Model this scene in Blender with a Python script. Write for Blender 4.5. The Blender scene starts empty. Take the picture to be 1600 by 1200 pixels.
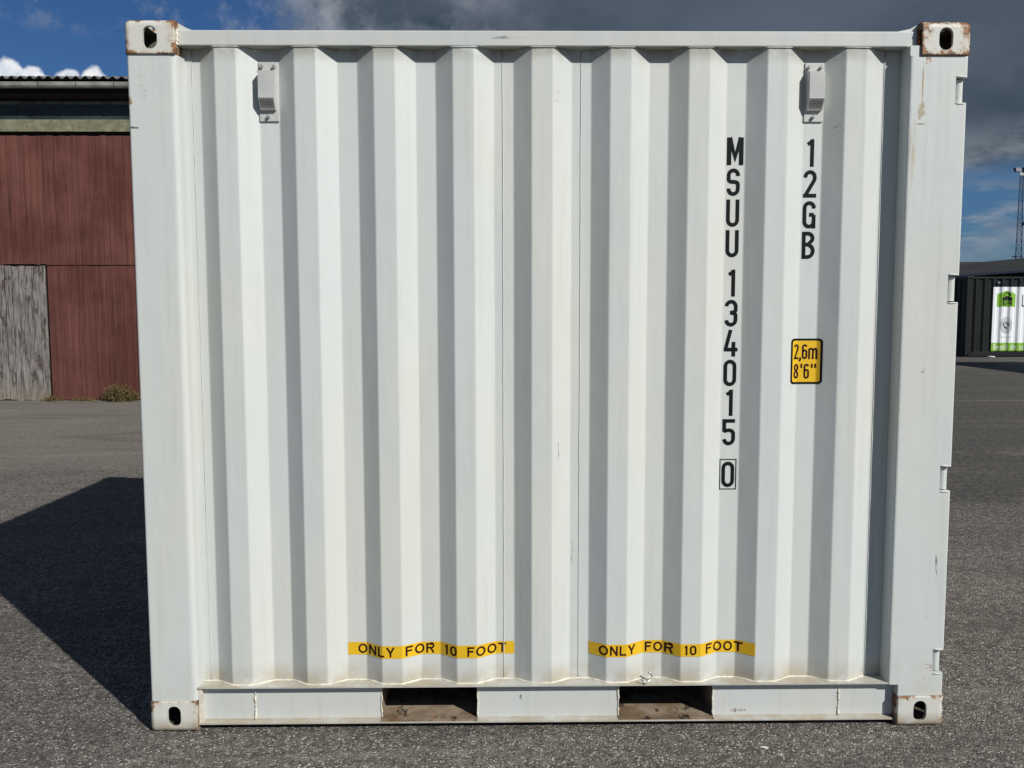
import bpy, bmesh, math, random
from mathutils import Vector, Matrix
random.seed(7)
R = math.radians
scn = bpy.context.scene
col = scn.collection

# ------------------------------------------------------------------ camera
cam_d = bpy.data.cameras.new('camera'); cam = bpy.data.objects.new('camera', cam_d); col.objects.link(cam)
pt, yw, rl = 0.08566, 0.0128, -0.00187
cp, sp, cy, sy = math.cos(pt), math.sin(pt), math.cos(yw), math.sin(yw)
fw = Vector((sy*cp, cy*cp, -sp)); rt = Vector((cy, -sy, 0)); up = rt.cross(fw)
r2 = rt*math.cos(rl) + up*math.sin(rl); u2 = -rt*math.sin(rl) + up*math.cos(rl)
m = Matrix((r2, u2, -fw)).transposed().to_4x4(); m.translation = Vector((1.3177, -3.1761, 1.5794))
cam.matrix_world = m
cam_d.sensor_width = 36; cam_d.lens = 36*1370/1600; cam_d.clip_start = .05; cam_d.clip_end = 5000
scn.camera = cam
# ------------------------------------------------------------------ exposure
scn.view_settings.view_transform = 'Standard'; scn.view_settings.look = 'None'
scn.view_settings.exposure = 0; scn.view_settings.gamma = 1; scn.view_settings.use_curve_mapping = False
# ------------------------------------------------------------------ node helper
class NT:
    def __init__(s, tree): s.t = tree; s.n = tree.nodes; s.l = tree.links
    def new(s, ty, **k):
        n = s.n.new(ty)
        for a, v in k.items(): setattr(n, a, v)
        return n
    def put(s, sock, v):
        if isinstance(v, bpy.types.NodeSocket): s.l.new(v, sock)
        elif isinstance(v, (tuple, list)) and len(v) == 3 and len(sock.default_value) == 4: sock.default_value = (*v, 1)
        else: sock.default_value = v
    def math(s, op, a, b=0.0, c=0.0, clamp=False):
        n = s.new('ShaderNodeMath', operation=op, use_clamp=clamp)
        s.put(n.inputs[0], a); s.put(n.inputs[1], b)
        if op in ('MULTIPLY_ADD',): s.put(n.inputs[2], c)
        return n.outputs[0]
    def noise(s, vec, scale, detail=4, rough=.55, dist=0.0, out=0):
        n = s.new('ShaderNodeTexNoise'); s.put(n.inputs['Vector'], vec)
        n.inputs['Scale'].default_value = scale; n.inputs['Detail'].default_value = detail
        n.inputs['Roughness'].default_value = rough; n.inputs['Distortion'].default_value = dist
        return n.outputs[out]
    def vor(s, vec, scale, out='Distance', feature='F1', rnd=1.0):
        n = s.new('ShaderNodeTexVoronoi', feature=feature); s.put(n.inputs['Vector'], vec)
        n.inputs['Scale'].default_value = scale; n.inputs['Randomness'].default_value = rnd
        return n.outputs[out]
    def mapv(s, vec, sc=(1,1,1), loc=(0,0,0), rot=(0,0,0)):
        n = s.new('ShaderNodeMapping'); s.put(n.inputs[0], vec)
        n.inputs['Scale'].default_value = sc; n.inputs['Location'].default_value = loc; n.inputs['Rotation'].default_value = rot
        return n.outputs[0]
    def mix(s, f, a, b, mode='MIX'):
        n = s.new('ShaderNodeMix', data_type='RGBA', blend_type=mode)
        s.put(n.inputs[0], f); s.put(n.inputs[6], a); s.put(n.inputs[7], b); return n.outputs[2]
    def ss(s, v, a, b, lo=0.0, hi=1.0):
        n = s.new('ShaderNodeMapRange', interpolation_type='SMOOTHSTEP')
        s.put(n.inputs[0], v)
        if a > b: a, b, lo, hi = b, a, hi, lo
        s.put(n.inputs[1], a); s.put(n.inputs[2], b); s.put(n.inputs[3], lo); s.put(n.inputs[4], hi); return n.outputs[0]
    def sep(s, v):
        n = s.new('ShaderNodeSeparateXYZ'); s.put(n.inputs[0], v); return n.outputs
    def comb(s, x, y, z):
        n = s.new('ShaderNodeCombineXYZ'); s.put(n.inputs[0], x); s.put(n.inputs[1], y); s.put(n.inputs[2], z); return n.outputs[0]
    def bump(s, h, strength, dist, nrm=None):
        n = s.new('ShaderNodeBump'); s.put(n.inputs['Height'], h)
        n.inputs['Strength'].default_value = strength; n.inputs['Distance'].default_value = dist
        if nrm: s.put(n.inputs['Normal'], nrm)
        return n.outputs[0]

# ------------------------------------------------------------------ sun and sky
SUN_EL, SUN_ROT = R(35.9), R(137.4)
sd = bpy.data.lights.new('sun', 'SUN'); sun = bpy.data.objects.new('sun', sd); col.objects.link(sun)
sd.energy = 4.75; sd.angle = R(.55); sd.color = (1, .965, .9)
dirv = Vector((math.sin(SUN_ROT)*math.cos(SUN_EL), math.cos(SUN_ROT)*math.cos(SUN_EL), math.sin(SUN_EL)))
sun.rotation_euler = dirv.to_track_quat('Z', 'Y').to_euler(); sun.location = dirv*30

world = bpy.data.worlds.new('World'); scn.world = world; world.use_nodes = True
W = NT(world.node_tree); W.n.clear()
sky = W.new('ShaderNodeTexSky', sky_type='NISHITA', sun_disc=False)
sky.sun_elevation = SUN_EL; sky.sun_rotation = SUN_ROT; sky.altitude = 50; sky.air_density = 1.0; sky.dust_density = .4; sky.ozone_density = 2.5
tc = W.new('ShaderNodeTexCoord').outputs['Generated']
dx, dy, dz = W.sep(tc)[:3]
az = W.math('ARCTAN2', dx, dy); el = W.math('ARCSINE', dz)
wn = W.noise(tc, 3.2, 7, .6); wn2 = W.noise(W.mapv(tc, (1,1,3), (3,1,7)), 7, 6, .6); wn3 = W.noise(W.mapv(tc, (1,1,1), (9,4,2)), 26, 6, .6)
blue = W.mix(1.0, sky.outputs[0], (.33, .56, .86), 'MULTIPLY')
# heavy grey cloud bank: to the right of the view and high up
waz = W.math('ADD', az, W.math('MULTIPLY', W.math('SUBTRACT', wn, .5), .35))
wel = W.math('ADD', el, W.math('MULTIPLY', W.math('SUBTRACT', wn, .5), .075))
bank = W.math('MULTIPLY', W.ss(waz, -.285, -.20), W.ss(wel, .128, .158))
over = W.math('MULTIPLY', W.ss(el, .50, .75), W.ss(wn, .36, .52))  # unseen overhead cloud, added to grey and dim the ambient light
bank = W.math('MAXIMUM', W.math('MULTIPLY', bank, W.ss(W.math('ABSOLUTE', az), 1.9, 1.4)), W.math('MULTIPLY', over, .9))
bankcol = W.mix(W.ss(W.noise(W.mapv(tc, (1,1,2), (3,1,7)), 4.5, 5, .5), .32, .70), (.62, .98, 1.45), (1.55, 2.0, 2.65))
edge = W.math('MULTIPLY', W.math('MULTIPLY', W.ss(waz, .12, -.20), W.ss(W.noise(tc, 9, 7, .6), .36, .62)), W.ss(el, .62, .45))
bankcol = W.mix(W.math('MULTIPLY', edge, .95), bankcol, (5.6, 6.1, 7.0))
rim = W.math('MULTIPLY', W.ss(wel, .205, .140), W.ss(W.noise(W.mapv(tc, (1,1,2.5), (1,8,2)), 11, 6, .55), .34, .58))
bankcol = W.mix(W.math('MULTIPLY', rim, .75), bankcol, (4.6, 5.2, 5.9))
# thin streaks low over the horizon, scattered fair weather clouds elsewhere
st = W.noise(W.mapv(tc, (1,1,3.6), (2,5,1.3)), 7.5, 7, .58)
streak = W.math('MULTIPLY', W.ss(st, .43, .56), W.ss(el, .132, .112, 0, 1))
streak = W.math('MULTIPLY', streak, W.ss(el, .045, .085, .35, 1))
c0 = W.mix(W.math('MULTIPLY', streak, .8), blue, W.mix(W.ss(W.noise(W.mapv(tc, (1,1,3), (0,5,1)), 16, 5), .35, .65), (2.6, 3.4, 4.7), (5.0, 5.6, 6.6)))
far = W.math('MULTIPLY', W.ss(wn, .53, .66), W.ss(W.math('ABSOLUTE', az), .65, 1.2))
c0 = W.mix(W.math('MULTIPLY', far, .85), c0, (5.0, 5.2, 5.5))
wis = W.math('MULTIPLY', W.ss(wn3, .47, .66), W.ss(el, .262, .285))
c0 = W.mix(W.math('MULTIPLY', wis, .5), c0, (4.4, 4.9, 6.0))
# cumulus heads above the barn roof
pert = W.math('MULTIPLY', W.math('SUBTRACT', W.noise(tc, 34, 5, .55), .5), .030)
puff = None
def puffs():
    global puff
    for (a, e, ra, re) in ((-.498, .208, .022, .031), (-.478, .202, .018, .031), (-.462, .197, .016, .028), (-.444, .208, .017, .029), (-.422, .208, .019, .030), (-.398, .192, .018, .028), (-.530, .20, .022, .030), (-.58, .19, .04, .035), (-.68, .18, .05, .05)):
        u = W.math('DIVIDE', W.math('SUBTRACT', az, a), ra); v = W.math('DIVIDE', W.math('SUBTRACT', el, e), re)
        d = W.math('SQRT', W.math('ADD', W.math('MULTIPLY', u, u), W.math('MULTIPLY', v, v)))
        k = W.math('SUBTRACT', W.math('ADD', 1.0, W.math('MULTIPLY', pert, 22)), d)
        puff = k if puff is None else W.math('MAXIMUM', puff, k)
puffs()
pm = W.math('MULTIPLY', W.ss(puff, -.02, .14), W.ss(el, .10, .17))
pcol = W.mix(W.ss(W.noise(tc, 30, 5, .6), .35, .62), (9.4, 10.4, 12.0), (14.5, 14.8, 15.1))
c1 = W.mix(pm, c0, pcol)
c2 = W.mix(bank, c1, bankcol)
bg = W.new('ShaderNodeBackground'); bg.inputs[1].default_value = .060
W.put(bg.inputs[0], c2); wo = W.new('ShaderNodeOutputWorld'); W.l.new(bg.outputs[0], wo.inputs[0])

# ------------------------------------------------------------------ materials
def mat(name):
    mm = bpy.data.materials.new(name); mm.use_nodes = True
    n = NT(mm.node_tree); b = n.n['Principled BSDF']; return mm, n, b
def setb(n, b, **k):
    for a, v in k.items():
        n.put(b.inputs[{'col':'Base Color','rough':'Roughness','spec':'Specular IOR Level','metal':'Metallic','nrm':'Normal','ior':'IOR'}[a]], v)
def simple(name, c, rough=.6, spec=.4, metal=0, var=.15, scale=8, bs=.2, bd=.002):
    mm, n, b = mat(name)
    o = n.new('ShaderNodeTexCoord').outputs['Object']
    ns = n.noise(o, scale, 6, .6)
    lo = tuple(x*(1-var) for x in c); hi = tuple(min(1, x*(1+var)) for x in c)
    setb(n, b, col=n.mix(n.ss(ns, .3, .7), lo, hi), rough=rough, spec=spec, metal=metal, nrm=n.bump(n.noise(o, scale*12, 4), bs, bd))
    return mm

def paint(name, base=(.55,.572,.556), rust=None, marks=(), grime_shade=True):
    """worn grey-white container paint, in the container's own coordinates"""
    mm, n, b = mat(name)
    o = n.new('ShaderNodeTexCoord').outputs['Object']
    x, y, z = n.sep(o)[:3]
    big = n.noise(n.mapv(o, (1,1,.35)), 2.3, 5, .6)
    stre = n.noise(n.mapv(o, (38,38,1.3)), 1, 5, .6)
    warm = (base[0]*1.0, base[1]*.99, base[2]*.955); cool = (base[0]*.97, base[1]*.99, base[2]*1.0)
    c = n.mix(n.ss(big, .36, .64), cool, warm)
    c = n.mix(n.math('MULTIPLY', n.ss(stre, .5, .78), .20), c, (base[0]*.66, base[1]*.64, base[2]*.55))
    c = n.mix(n.math('MULTIPLY', n.ss(n.noise(n.mapv(o, (9,9,.8), (3,1,5)), 1, 4), .52, .75), .12), c, (base[0]*1.22, base[1]*1.2, base[2]*1.16))
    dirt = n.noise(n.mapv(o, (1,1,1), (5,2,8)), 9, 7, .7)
    if grime_shade is True:
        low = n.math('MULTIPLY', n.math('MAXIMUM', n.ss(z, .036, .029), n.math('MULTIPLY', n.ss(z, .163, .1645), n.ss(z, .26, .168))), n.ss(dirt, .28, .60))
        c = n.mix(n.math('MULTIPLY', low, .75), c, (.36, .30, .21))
        hi = n.math('MULTIPLY', n.ss(z, 2.44, 2.505), n.math('MULTIPLY', n.ss(z, 2.512, 2.509), n.ss(dirt, .30, .58)))  # dirt under the top rail, toned darker to paint in the rail's shadow
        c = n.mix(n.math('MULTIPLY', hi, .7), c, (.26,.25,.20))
    # small chips and scuffs
    chip = n.math('MULTIPLY', n.ss(n.noise(n.mapv(o, (1,1,.6)), 95, 3, .6), .735, .76), n.ss(n.noise(n.mapv(o, (1,1,1), (7,7,1)), 3.5, 2), .56, .66))
    c = n.mix(n.math('MULTIPLY', chip, .85), c, (.10, .09, .085))
    for (mx, mz, rx, rz, thr, mc, sx, sz) in marks:      # scratches and stains, each at its own place
        u = n.math('DIVIDE', n.math('ABSOLUTE', n.math('SUBTRACT', x, mx)), rx)
        v = n.math('DIVIDE', n.math('ABSOLUTE', n.math('SUBTRACT', z, mz)), rz)
        inside = n.ss(n.math('SQRT', n.math('ADD', n.math('MULTIPLY', u, u), n.math('MULTIPLY', v, v))), 1.25, .35)
        k = n.ss(n.math('ADD', n.noise(n.mapv(o, (sx,1,sz), (mx,0,mz)), 1, 6, .7), n.math('MULTIPLY', n.math('SUBTRACT', inside, .92), .32)), thr-.02, thr+.09)
        c = n.mix(n.math('MULTIPLY', k, .85), c, mc)
    if grime_shade == 'post':
        c = n.mix(n.math('MULTIPLY', n.math('MULTIPLY', n.ss(z, .34, .13), n.ss(dirt, .36, .66)), .28), c, (.38, .33, .25))
    if rust:
        cx, cz, amt, seed = rust
        u = n.math('DIVIDE', n.math('ABSOLUTE', n.math('SUBTRACT', x, cx)), .089)
        v = n.math('DIVIDE', n.math('ABSOLUTE', n.math('SUBTRACT', z, cz)), .059)
        d = n.math('MAXIMUM', u, v); d2 = n.math('MULTIPLY', u, v)
        rn = n.noise(n.mapv(o, (1,1,1), (seed, seed*2, 3)), 24, 7, .7)
        f = n.math('ADD', rn, n.math('ADD', n.math('MULTIPLY', n.math('SUBTRACT', d, .9), .42), n.math('MULTIPLY', d2, .14)))
        th = .74-amt
        c = n.mix(n.math('MULTIPLY', n.ss(f, th-.12, th+.02), .5), c, (.42, .30, .17))
        rc = n.mix(n.ss(n.noise(o, 60, 4), .35, .65), (.055, .018, .006), (.27, .10, .022))
        k = n.ss(f, th, th+.05); c = n.mix(n.math('MULTIPLY', k, .92), c, rc)
        c = n.mix(n.math('MULTIPLY', n.ss(z, 0.07, 0.0), n.ss(dirt, .3, .55)), c, (.30, .25, .18))
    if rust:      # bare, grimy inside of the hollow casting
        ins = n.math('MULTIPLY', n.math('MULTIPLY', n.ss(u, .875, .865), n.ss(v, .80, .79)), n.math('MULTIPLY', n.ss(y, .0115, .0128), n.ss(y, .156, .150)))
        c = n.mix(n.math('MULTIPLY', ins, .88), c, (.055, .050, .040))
    bm_ = n.bump(n.noise(n.mapv(o, (1,1,.45)), 4.5, 3, .5), .26, .02)
    bm_ = n.bump(n.noise(o, 160, 3), .12, .0012, bm_)
    setb(n, b, col=c, rough=n.ss(dirt, .3, .7, .36, .56), spec=.42, nrm=bm_)
    return mm

DK = (.07,.075,.08); BR = (.30,.16,.07)
M = {}
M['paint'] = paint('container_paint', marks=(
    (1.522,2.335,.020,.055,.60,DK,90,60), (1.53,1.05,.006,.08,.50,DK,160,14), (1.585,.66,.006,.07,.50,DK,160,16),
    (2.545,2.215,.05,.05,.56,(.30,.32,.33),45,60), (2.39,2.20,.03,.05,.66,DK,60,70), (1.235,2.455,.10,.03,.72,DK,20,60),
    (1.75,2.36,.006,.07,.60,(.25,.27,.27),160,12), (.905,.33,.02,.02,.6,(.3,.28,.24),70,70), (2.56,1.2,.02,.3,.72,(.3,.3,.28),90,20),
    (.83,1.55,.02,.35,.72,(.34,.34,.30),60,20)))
M['post_l'] = paint('left_post_paint', grime_shade='post', marks=((.055,2.36,.035,.12,.585,(.24,.23,.20),150,110), (.015,2.31,.012,.02,.42,BR,60,60), (.02,2.22,.03,.006,.4,DK,50,90),
    (.006,.35,.008,.02,.45,DK,60,60), (.075,1.95,.05,.35,.68,(.40,.34,.24),60,8), (.03,1.2,.01,.8,.66,DK,70,30)))
M['post_r'] = paint('right_post_paint', grime_shade='post', marks=((2.824,2.37,.0042,.110,.40,(.34,.24,.13),260,14), (2.842,2.455,.020,.02,.46,(.34,.16,.07),80,60), (2.823,2.28,.018,.045,.42,(.33,.28,.17),60,60),
    (2.823,2.235,.02,.0035,.36,(.16,.08,.05),60,60), (2.942,.63,.007,.11,.50,(.08,.09,.13),120,22), (2.915,1.57,.022,.025,.64,DK,70,70), (2.865,1.35,.02,.02,.6,DK,70,70), (2.93,.23,.03,.03,.55,BR,50,80),
    (2.79,2.2,.03,.3,.52,(.44,.41,.30),50,4)))
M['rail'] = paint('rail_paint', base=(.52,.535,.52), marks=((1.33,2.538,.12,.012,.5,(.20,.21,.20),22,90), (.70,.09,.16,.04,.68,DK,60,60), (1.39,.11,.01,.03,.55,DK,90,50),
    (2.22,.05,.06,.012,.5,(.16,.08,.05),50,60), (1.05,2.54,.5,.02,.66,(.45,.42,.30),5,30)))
M['weld'] = simple('weld_bead', (.62,.59,.50), .5, .4, var=.18, scale=30)
M['weld_dark'] = simple('cut_edge', (.30,.30,.28), .6, .4, var=.6, scale=60)
def pocket_mat():
    mm, n, b = mat('pocket_steel'); o = n.new('ShaderNodeTexCoord').outputs['Object']
    c = n.mix(n.ss(n.noise(o, 11, 5, .6), .35, .65), (.15,.105,.065), (.27,.22,.16))
    c = n.mix(n.ss(n.noise(n.mapv(o, (1,.5,1), (2,3,1)), 17, 7, .7), .54, .62), c, (.035,.025,.018))
    c = n.mix(n.math('MULTIPLY', n.ss(n.noise(n.mapv(o, (1,1,1), (5,3,9)), 26, 5, .7), .58, .66), .7), c, (.22,.09,.035))
    setb(n, b, col=c, rough=.85, spec=.2, nrm=n.bump(n.noise(o, 60, 4), .4, .003)); return mm
M['pocket'] = pocket_mat()
M['under'] = simple('underside_steel', (.06,.055,.05), .9, .1)
M['black'] = simple('black_print', (.006,.008,.009), .6, .12, var=.2)
M['rust'] = simple('rusty_weld', (.10,.035,.012), .9, .1, var=.8, scale=90)
M['maroon'] = simple('dark_brown_print', (.030,.006,.008), .6, .12, var=.2)
M['yellow'] = simple('yellow_vinyl', (.70,.43,.015), .38, .5, var=.06, scale=5)
M['vent'] = simple('vent_plastic', (.46,.47,.455), .55, .4, var=.08)
M['vent_hole'] = simple('vent_hole', (.07,.06,.05), .8, .2)
M['bolt'] = simple('bolt_steel', (.50,.50,.46), .35, .6, metal=.6)
M['black_steel'] = simple('black_container_paint', (.0085,.0105,.011), .5, .25, var=.25, scale=3)
M['roofgrey'] = simple('dark_roof_sheet', (.034,.034,.033), .75, .3, var=.25, scale=.6)
M['shedwall'] = simple('dark_shed_wall', (.02,.021,.024), .7, .3)
M['palegrey'] = simple('pale_trim', (.25,.26,.28), .5, .3)
M['banner'] = simple('banner_white', (.74,.76,.80), .45, .4, var=.03)
M['green'] = simple('banner_green', (.20,.42,.03), .45, .4, var=.06)
M['ink'] = simple('banner_ink', (.008,.010,.010), .5, .3)
M['dots'] = simple('banner_grey', (.50,.51,.54), .5, .3)
M['mast'] = simple('mast_steel', (.020,.030,.065), .5, .4)
M['lampglass'] = simple('floodlight_glass', (.45,.47,.45), .3, .5)
M['pebble'] = simple('pale_stone', (.62,.60,.55), .7, .3)
M['eave'] = simple('eave_dark', (.035,.030,.028), .9, .1)
M['glassy'] = simple('dark_pane', (.030,.042,.040), .35, .25, var=.5, scale=1.6, bs=.05)
M['fibre'] = simple('fibre_cement', (.115,.12,.12), .85, .2, var=.35, scale=5)
M['gutter'] = simple('gutter_zinc', (.40,.40,.37), .45, .4, metal=.2, var=.35, scale=3)
M['fascia'] = simple('mossy_fascia', (.185,.185,.125), .85, .2, var=.28, scale=9, bs=.4)

def asphalt():
    mm, n, b = mat('asphalt')
    o = n.new('ShaderNodeTexCoord').outputs['Object']
    x, y, z = n.sep(o)[:3]
    v1c = n.vor(o, 135, 'Color'); v1 = n.sep(v1c)[0]
    v2 = n.sep(n.vor(n.mapv(o, (1,1,1), (3,2,0)), 165, 'Color'))[1]
    dist = n.vor(o, 135, 'Distance')
    fine = n.noise(o, 75, 5, .7); mid = n.noise(o, 7.5, 6, .65); big = n.noise(n.mapv(o, (1,1.6,1)), .55, 6, .6); huge = n.noise(n.mapv(o, (.5,1.8,1), (4,3,0)), .33, 5, .6)
    c = n.mix(n.ss(big, .34, .66), (.096,.086,.075), (.150,.135,.116))
    c = n.mix(n.ss(huge, .38, .62), c, n.mix(1.0, c, (1.22,1.18,1.12), 'MULTIPLY'))
    c = n.mix(n.math('MULTIPLY', n.ss(mid, .40, .68), .35), c, (.155,.142,.124))
    c = n.mix(n.math('MULTIPLY', n.ss(fine, .42, .60), .55), c, (.035,.033,.032))
    c = n.mix(n.math('MULTIPLY', n.ss(v1, .62, .74), .55), c, (.24,.223,.20))
    c = n.mix(n.math('MULTIPLY', n.ss(v2, .905, .935), .85), c, (.60,.575,.53))
    c = n.mix(n.math('MULTIPLY', n.ss(v1, .26, .10), .62), c, (.028,.026,.026))
    # newer, smoother and darker surfacing on the right beyond a ragged joint
    jo = n.math('ADD', y, n.math('MULTIPLY', n.math('SUBTRACT', n.noise(o, 1.1, 5), .5), 1.2))
    new = n.math('MULTIPLY', n.ss(jo, 3.5, 4.0), n.ss(x, 1.2, 2.2))
    c = n.mix(new, c, n.mix(.72, c, (.052,.050,.047)))
    grey = n.math('MULTIPLY', n.ss(jo, 4.6, 6.6), n.ss(x, .5, -.6))
    c = n.mix(n.math('MULTIPLY', grey, .75), c, n.mix(n.ss(fine, .35, .65), (.155,.146,.127), (.245,.232,.205)))
    # joint line running across on the left, and old tyre bands
    jl = n.math('ABSOLUTE', n.math('ADD', n.math('SUBTRACT', y, 3.08), n.math('MULTIPLY', n.math('SUBTRACT', n.noise(o, 2.5, 5), .5), .12)))
    c = n.mix(n.math('MULTIPLY', n.math('MULTIPLY', n.ss(jl, .02, .006), n.ss(x, .3, 0)), .55), c, (.19,.175,.155))
    band = n.noise(n.mapv(o, (.12,2.2,1), (1,1,0)), 1, 4, .6)
    c = n.mix(n.math('MULTIPLY', n.ss(band, .52, .72), n.ss(y, 4, 8, 0, .4)), c, (.23,.215,.19))
    g1 = n.noise(n.mapv(o, (1,1,1), (1,7,0)), 21, 3, .6); g2 = n.noise(n.mapv(o, (.45,1.6,1), (6,2,0)), 3.2, 6, .7)
    c = n.mix(n.math('MULTIPLY', n.ss(g1, .50, .64), .32), c, (.30,.28,.25))
    c = n.mix(n.math('MULTIPLY', n.ss(g1, .48, .36), .38), c, (.045,.042,.039))
    c = n.mix(n.math('MULTIPLY', n.ss(g2, .46, .30), .34), c, (.060,.056,.052))
    c = n.mix(n.math('MULTIPLY', n.ss(g2, .54, .70), .22), c, (.27,.255,.225))
    g3 = n.noise(n.mapv(o, (.16,.75,1), (2,9,0)), 2.0, 7, .7, .6)
    c = n.mix(n.math('MULTIPLY', n.ss(g3, .50, .36), .42), c, (.072,.067,.061))
    c = n.mix(n.math('MULTIPLY', n.ss(g3, .54, .66), .32), c, (.27,.25,.22))
    h = n.math('ADD', n.math('MULTIPLY', n.math('SUBTRACT', .6, dist), .8), n.math('MULTIPLY', fine, .9))
    nb = n.bump(h, .9, .008); nb = n.bump(mid, .3, .02, nb)
    setb(n, b, col=c, rough=n.ss(v2, .7, 1, .88, .5), spec=.3, nrm=nb)
    return mm
M['asphalt'] = asphalt()

def redwood(name, tint=1.0):
    mm, n, b = mat(name)
    o = n.new('ShaderNodeTexCoord').outputs['Object']; rnd = n.new('ShaderNodeObjectInfo').outputs['Random']
    loc = n.new('ShaderNodeObjectInfo').outputs['Location']
    va = n.new('ShaderNodeVectorMath', operation='ADD'); n.put(va.inputs[0], o); n.put(va.inputs[1], loc); p = va.outputs[0]
    big = n.noise(p, .9, 6, .6); grain = n.noise(n.mapv(p, (75,10,1.3)), 1, 6, .7); streak = n.noise(n.mapv(p, (14,4,.5)), 1, 4)
    c = n.mix(n.ss(big, .35, .65), (.098*tint,.034*tint,.027*tint), (.160*tint,.064*tint,.051*tint))
    c = n.mix(n.math('MULTIPLY', n.ss(streak, .45, .7), .45), c, (.075,.028,.023))
    c = n.mix(n.math('MULTIPLY', n.ss(grain, .52, .66), .55), c, (.20,.085,.068))
    c = n.mix(n.math('MULTIPLY', n.ss(grain, .46, .36), .65), c, (.04,.016,.013))
    c = n.mix(n.math('MULTIPLY', rnd, .35), c, n.mix(1.0, c, (.62,.60,.62), 'MULTIPLY'))
    setb(n, b, col=c, rough=.85, spec=.2, nrm=n.bump(grain, .5, .004))
    return mm
M['red'] = redwood('worn_red_board'); M['red2'] = redwood('worn_red_board_lower', .92)
def greywood():
    mm, n, b = mat('weathered_plank')
    o = n.new('ShaderNodeTexCoord').outputs['Object']
    inf = n.new('ShaderNodeObjectInfo'); rnd = inf.outputs['Random']
    va = n.new('ShaderNodeVectorMath', operation='ADD'); n.put(va.inputs[0], o); n.put(va.inputs[1], n.comb(n.math('MULTIPLY', rnd, 40), 0, n.math('MULTIPLY', rnd, 9))); p = va.outputs[0]
    g = n.noise(n.mapv(p, (26,6,2.4)), 1, 7, .7, .8); g2 = n.noise(n.mapv(p, (90,9,5)), 1, 5, .65); blot = n.noise(n.mapv(p, (5,3,2.2)), 1, 5, .65)
    c = n.mix(n.ss(g, .38, .62), (.075,.064,.056), (.25,.23,.215))
    c = n.mix(n.math('MULTIPLY', n.ss(g2, .5, .66), .6), c, (.34,.32,.30))
    c = n.mix(n.math('MULTIPLY', n.ss(g2, .44, .34), .7), c, (.04,.034,.03))
    c = n.mix(n.math('MULTIPLY', n.ss(blot, .56, .64), .8), c, (.050,.036,.034))
    z = n.sep(o)[2]
    c = n.mix(n.ss(z, .35, .05, 0, .45), c, (.26,.21,.16))
    setb(n, b, col=c, rough=.9, spec=.15, nrm=n.bump(n.math('ADD', g, g2), .8, .006))
    return mm
M['greywood'] = greywood()
def foliage():
    mm, n, b = mat('dry_weed')
    o = n.new('ShaderNodeTexCoord').outputs['Object']; g = n.noise(o, 14, 4, .6)
    setb(n, b, col=n.mix(n.ss(g, .38, .62), (.085,.075,.028), (.17,.12,.06)), rough=.85, spec=.1); return mm
M['weed'] = foliage()

# ------------------------------------------------------------------ mesh helpers
def mesh_obj(name, verts, faces, mt, parent=None, label=None, smooth=False, mats=None, fm=None):
    me = bpy.data.meshes.new(name); me.from_pydata([tuple(v) for v in verts], [], faces)
    for q in (mats or [mt]): me.materials.append(q)
    if fm: me.polygons.foreach_set('material_index', fm)
    if smooth: me.polygons.foreach_set('use_smooth', [True]*len(me.polygons))
    me.update()
    o = bpy.data.objects.new(name, me); col.objects.link(o)
    if parent: o.parent = parent
    if label: o['label'] = label
    return o
def bm_obj(name, bm, mt, parent=None, label=None, smooth=False):
    me = bpy.data.meshes.new(name); bmesh.ops.recalc_face_normals(bm, faces=bm.faces[:]); bm.to_mesh(me); bm.free(); me.materials.append(mt)
    if smooth: me.polygons.foreach_set('use_smooth', [True]*len(me.polygons))
    o = bpy.data.objects.new(name, me); col.objects.link(o)
    if parent: o.parent = parent
    if label: o['label'] = label
    return o
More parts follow.
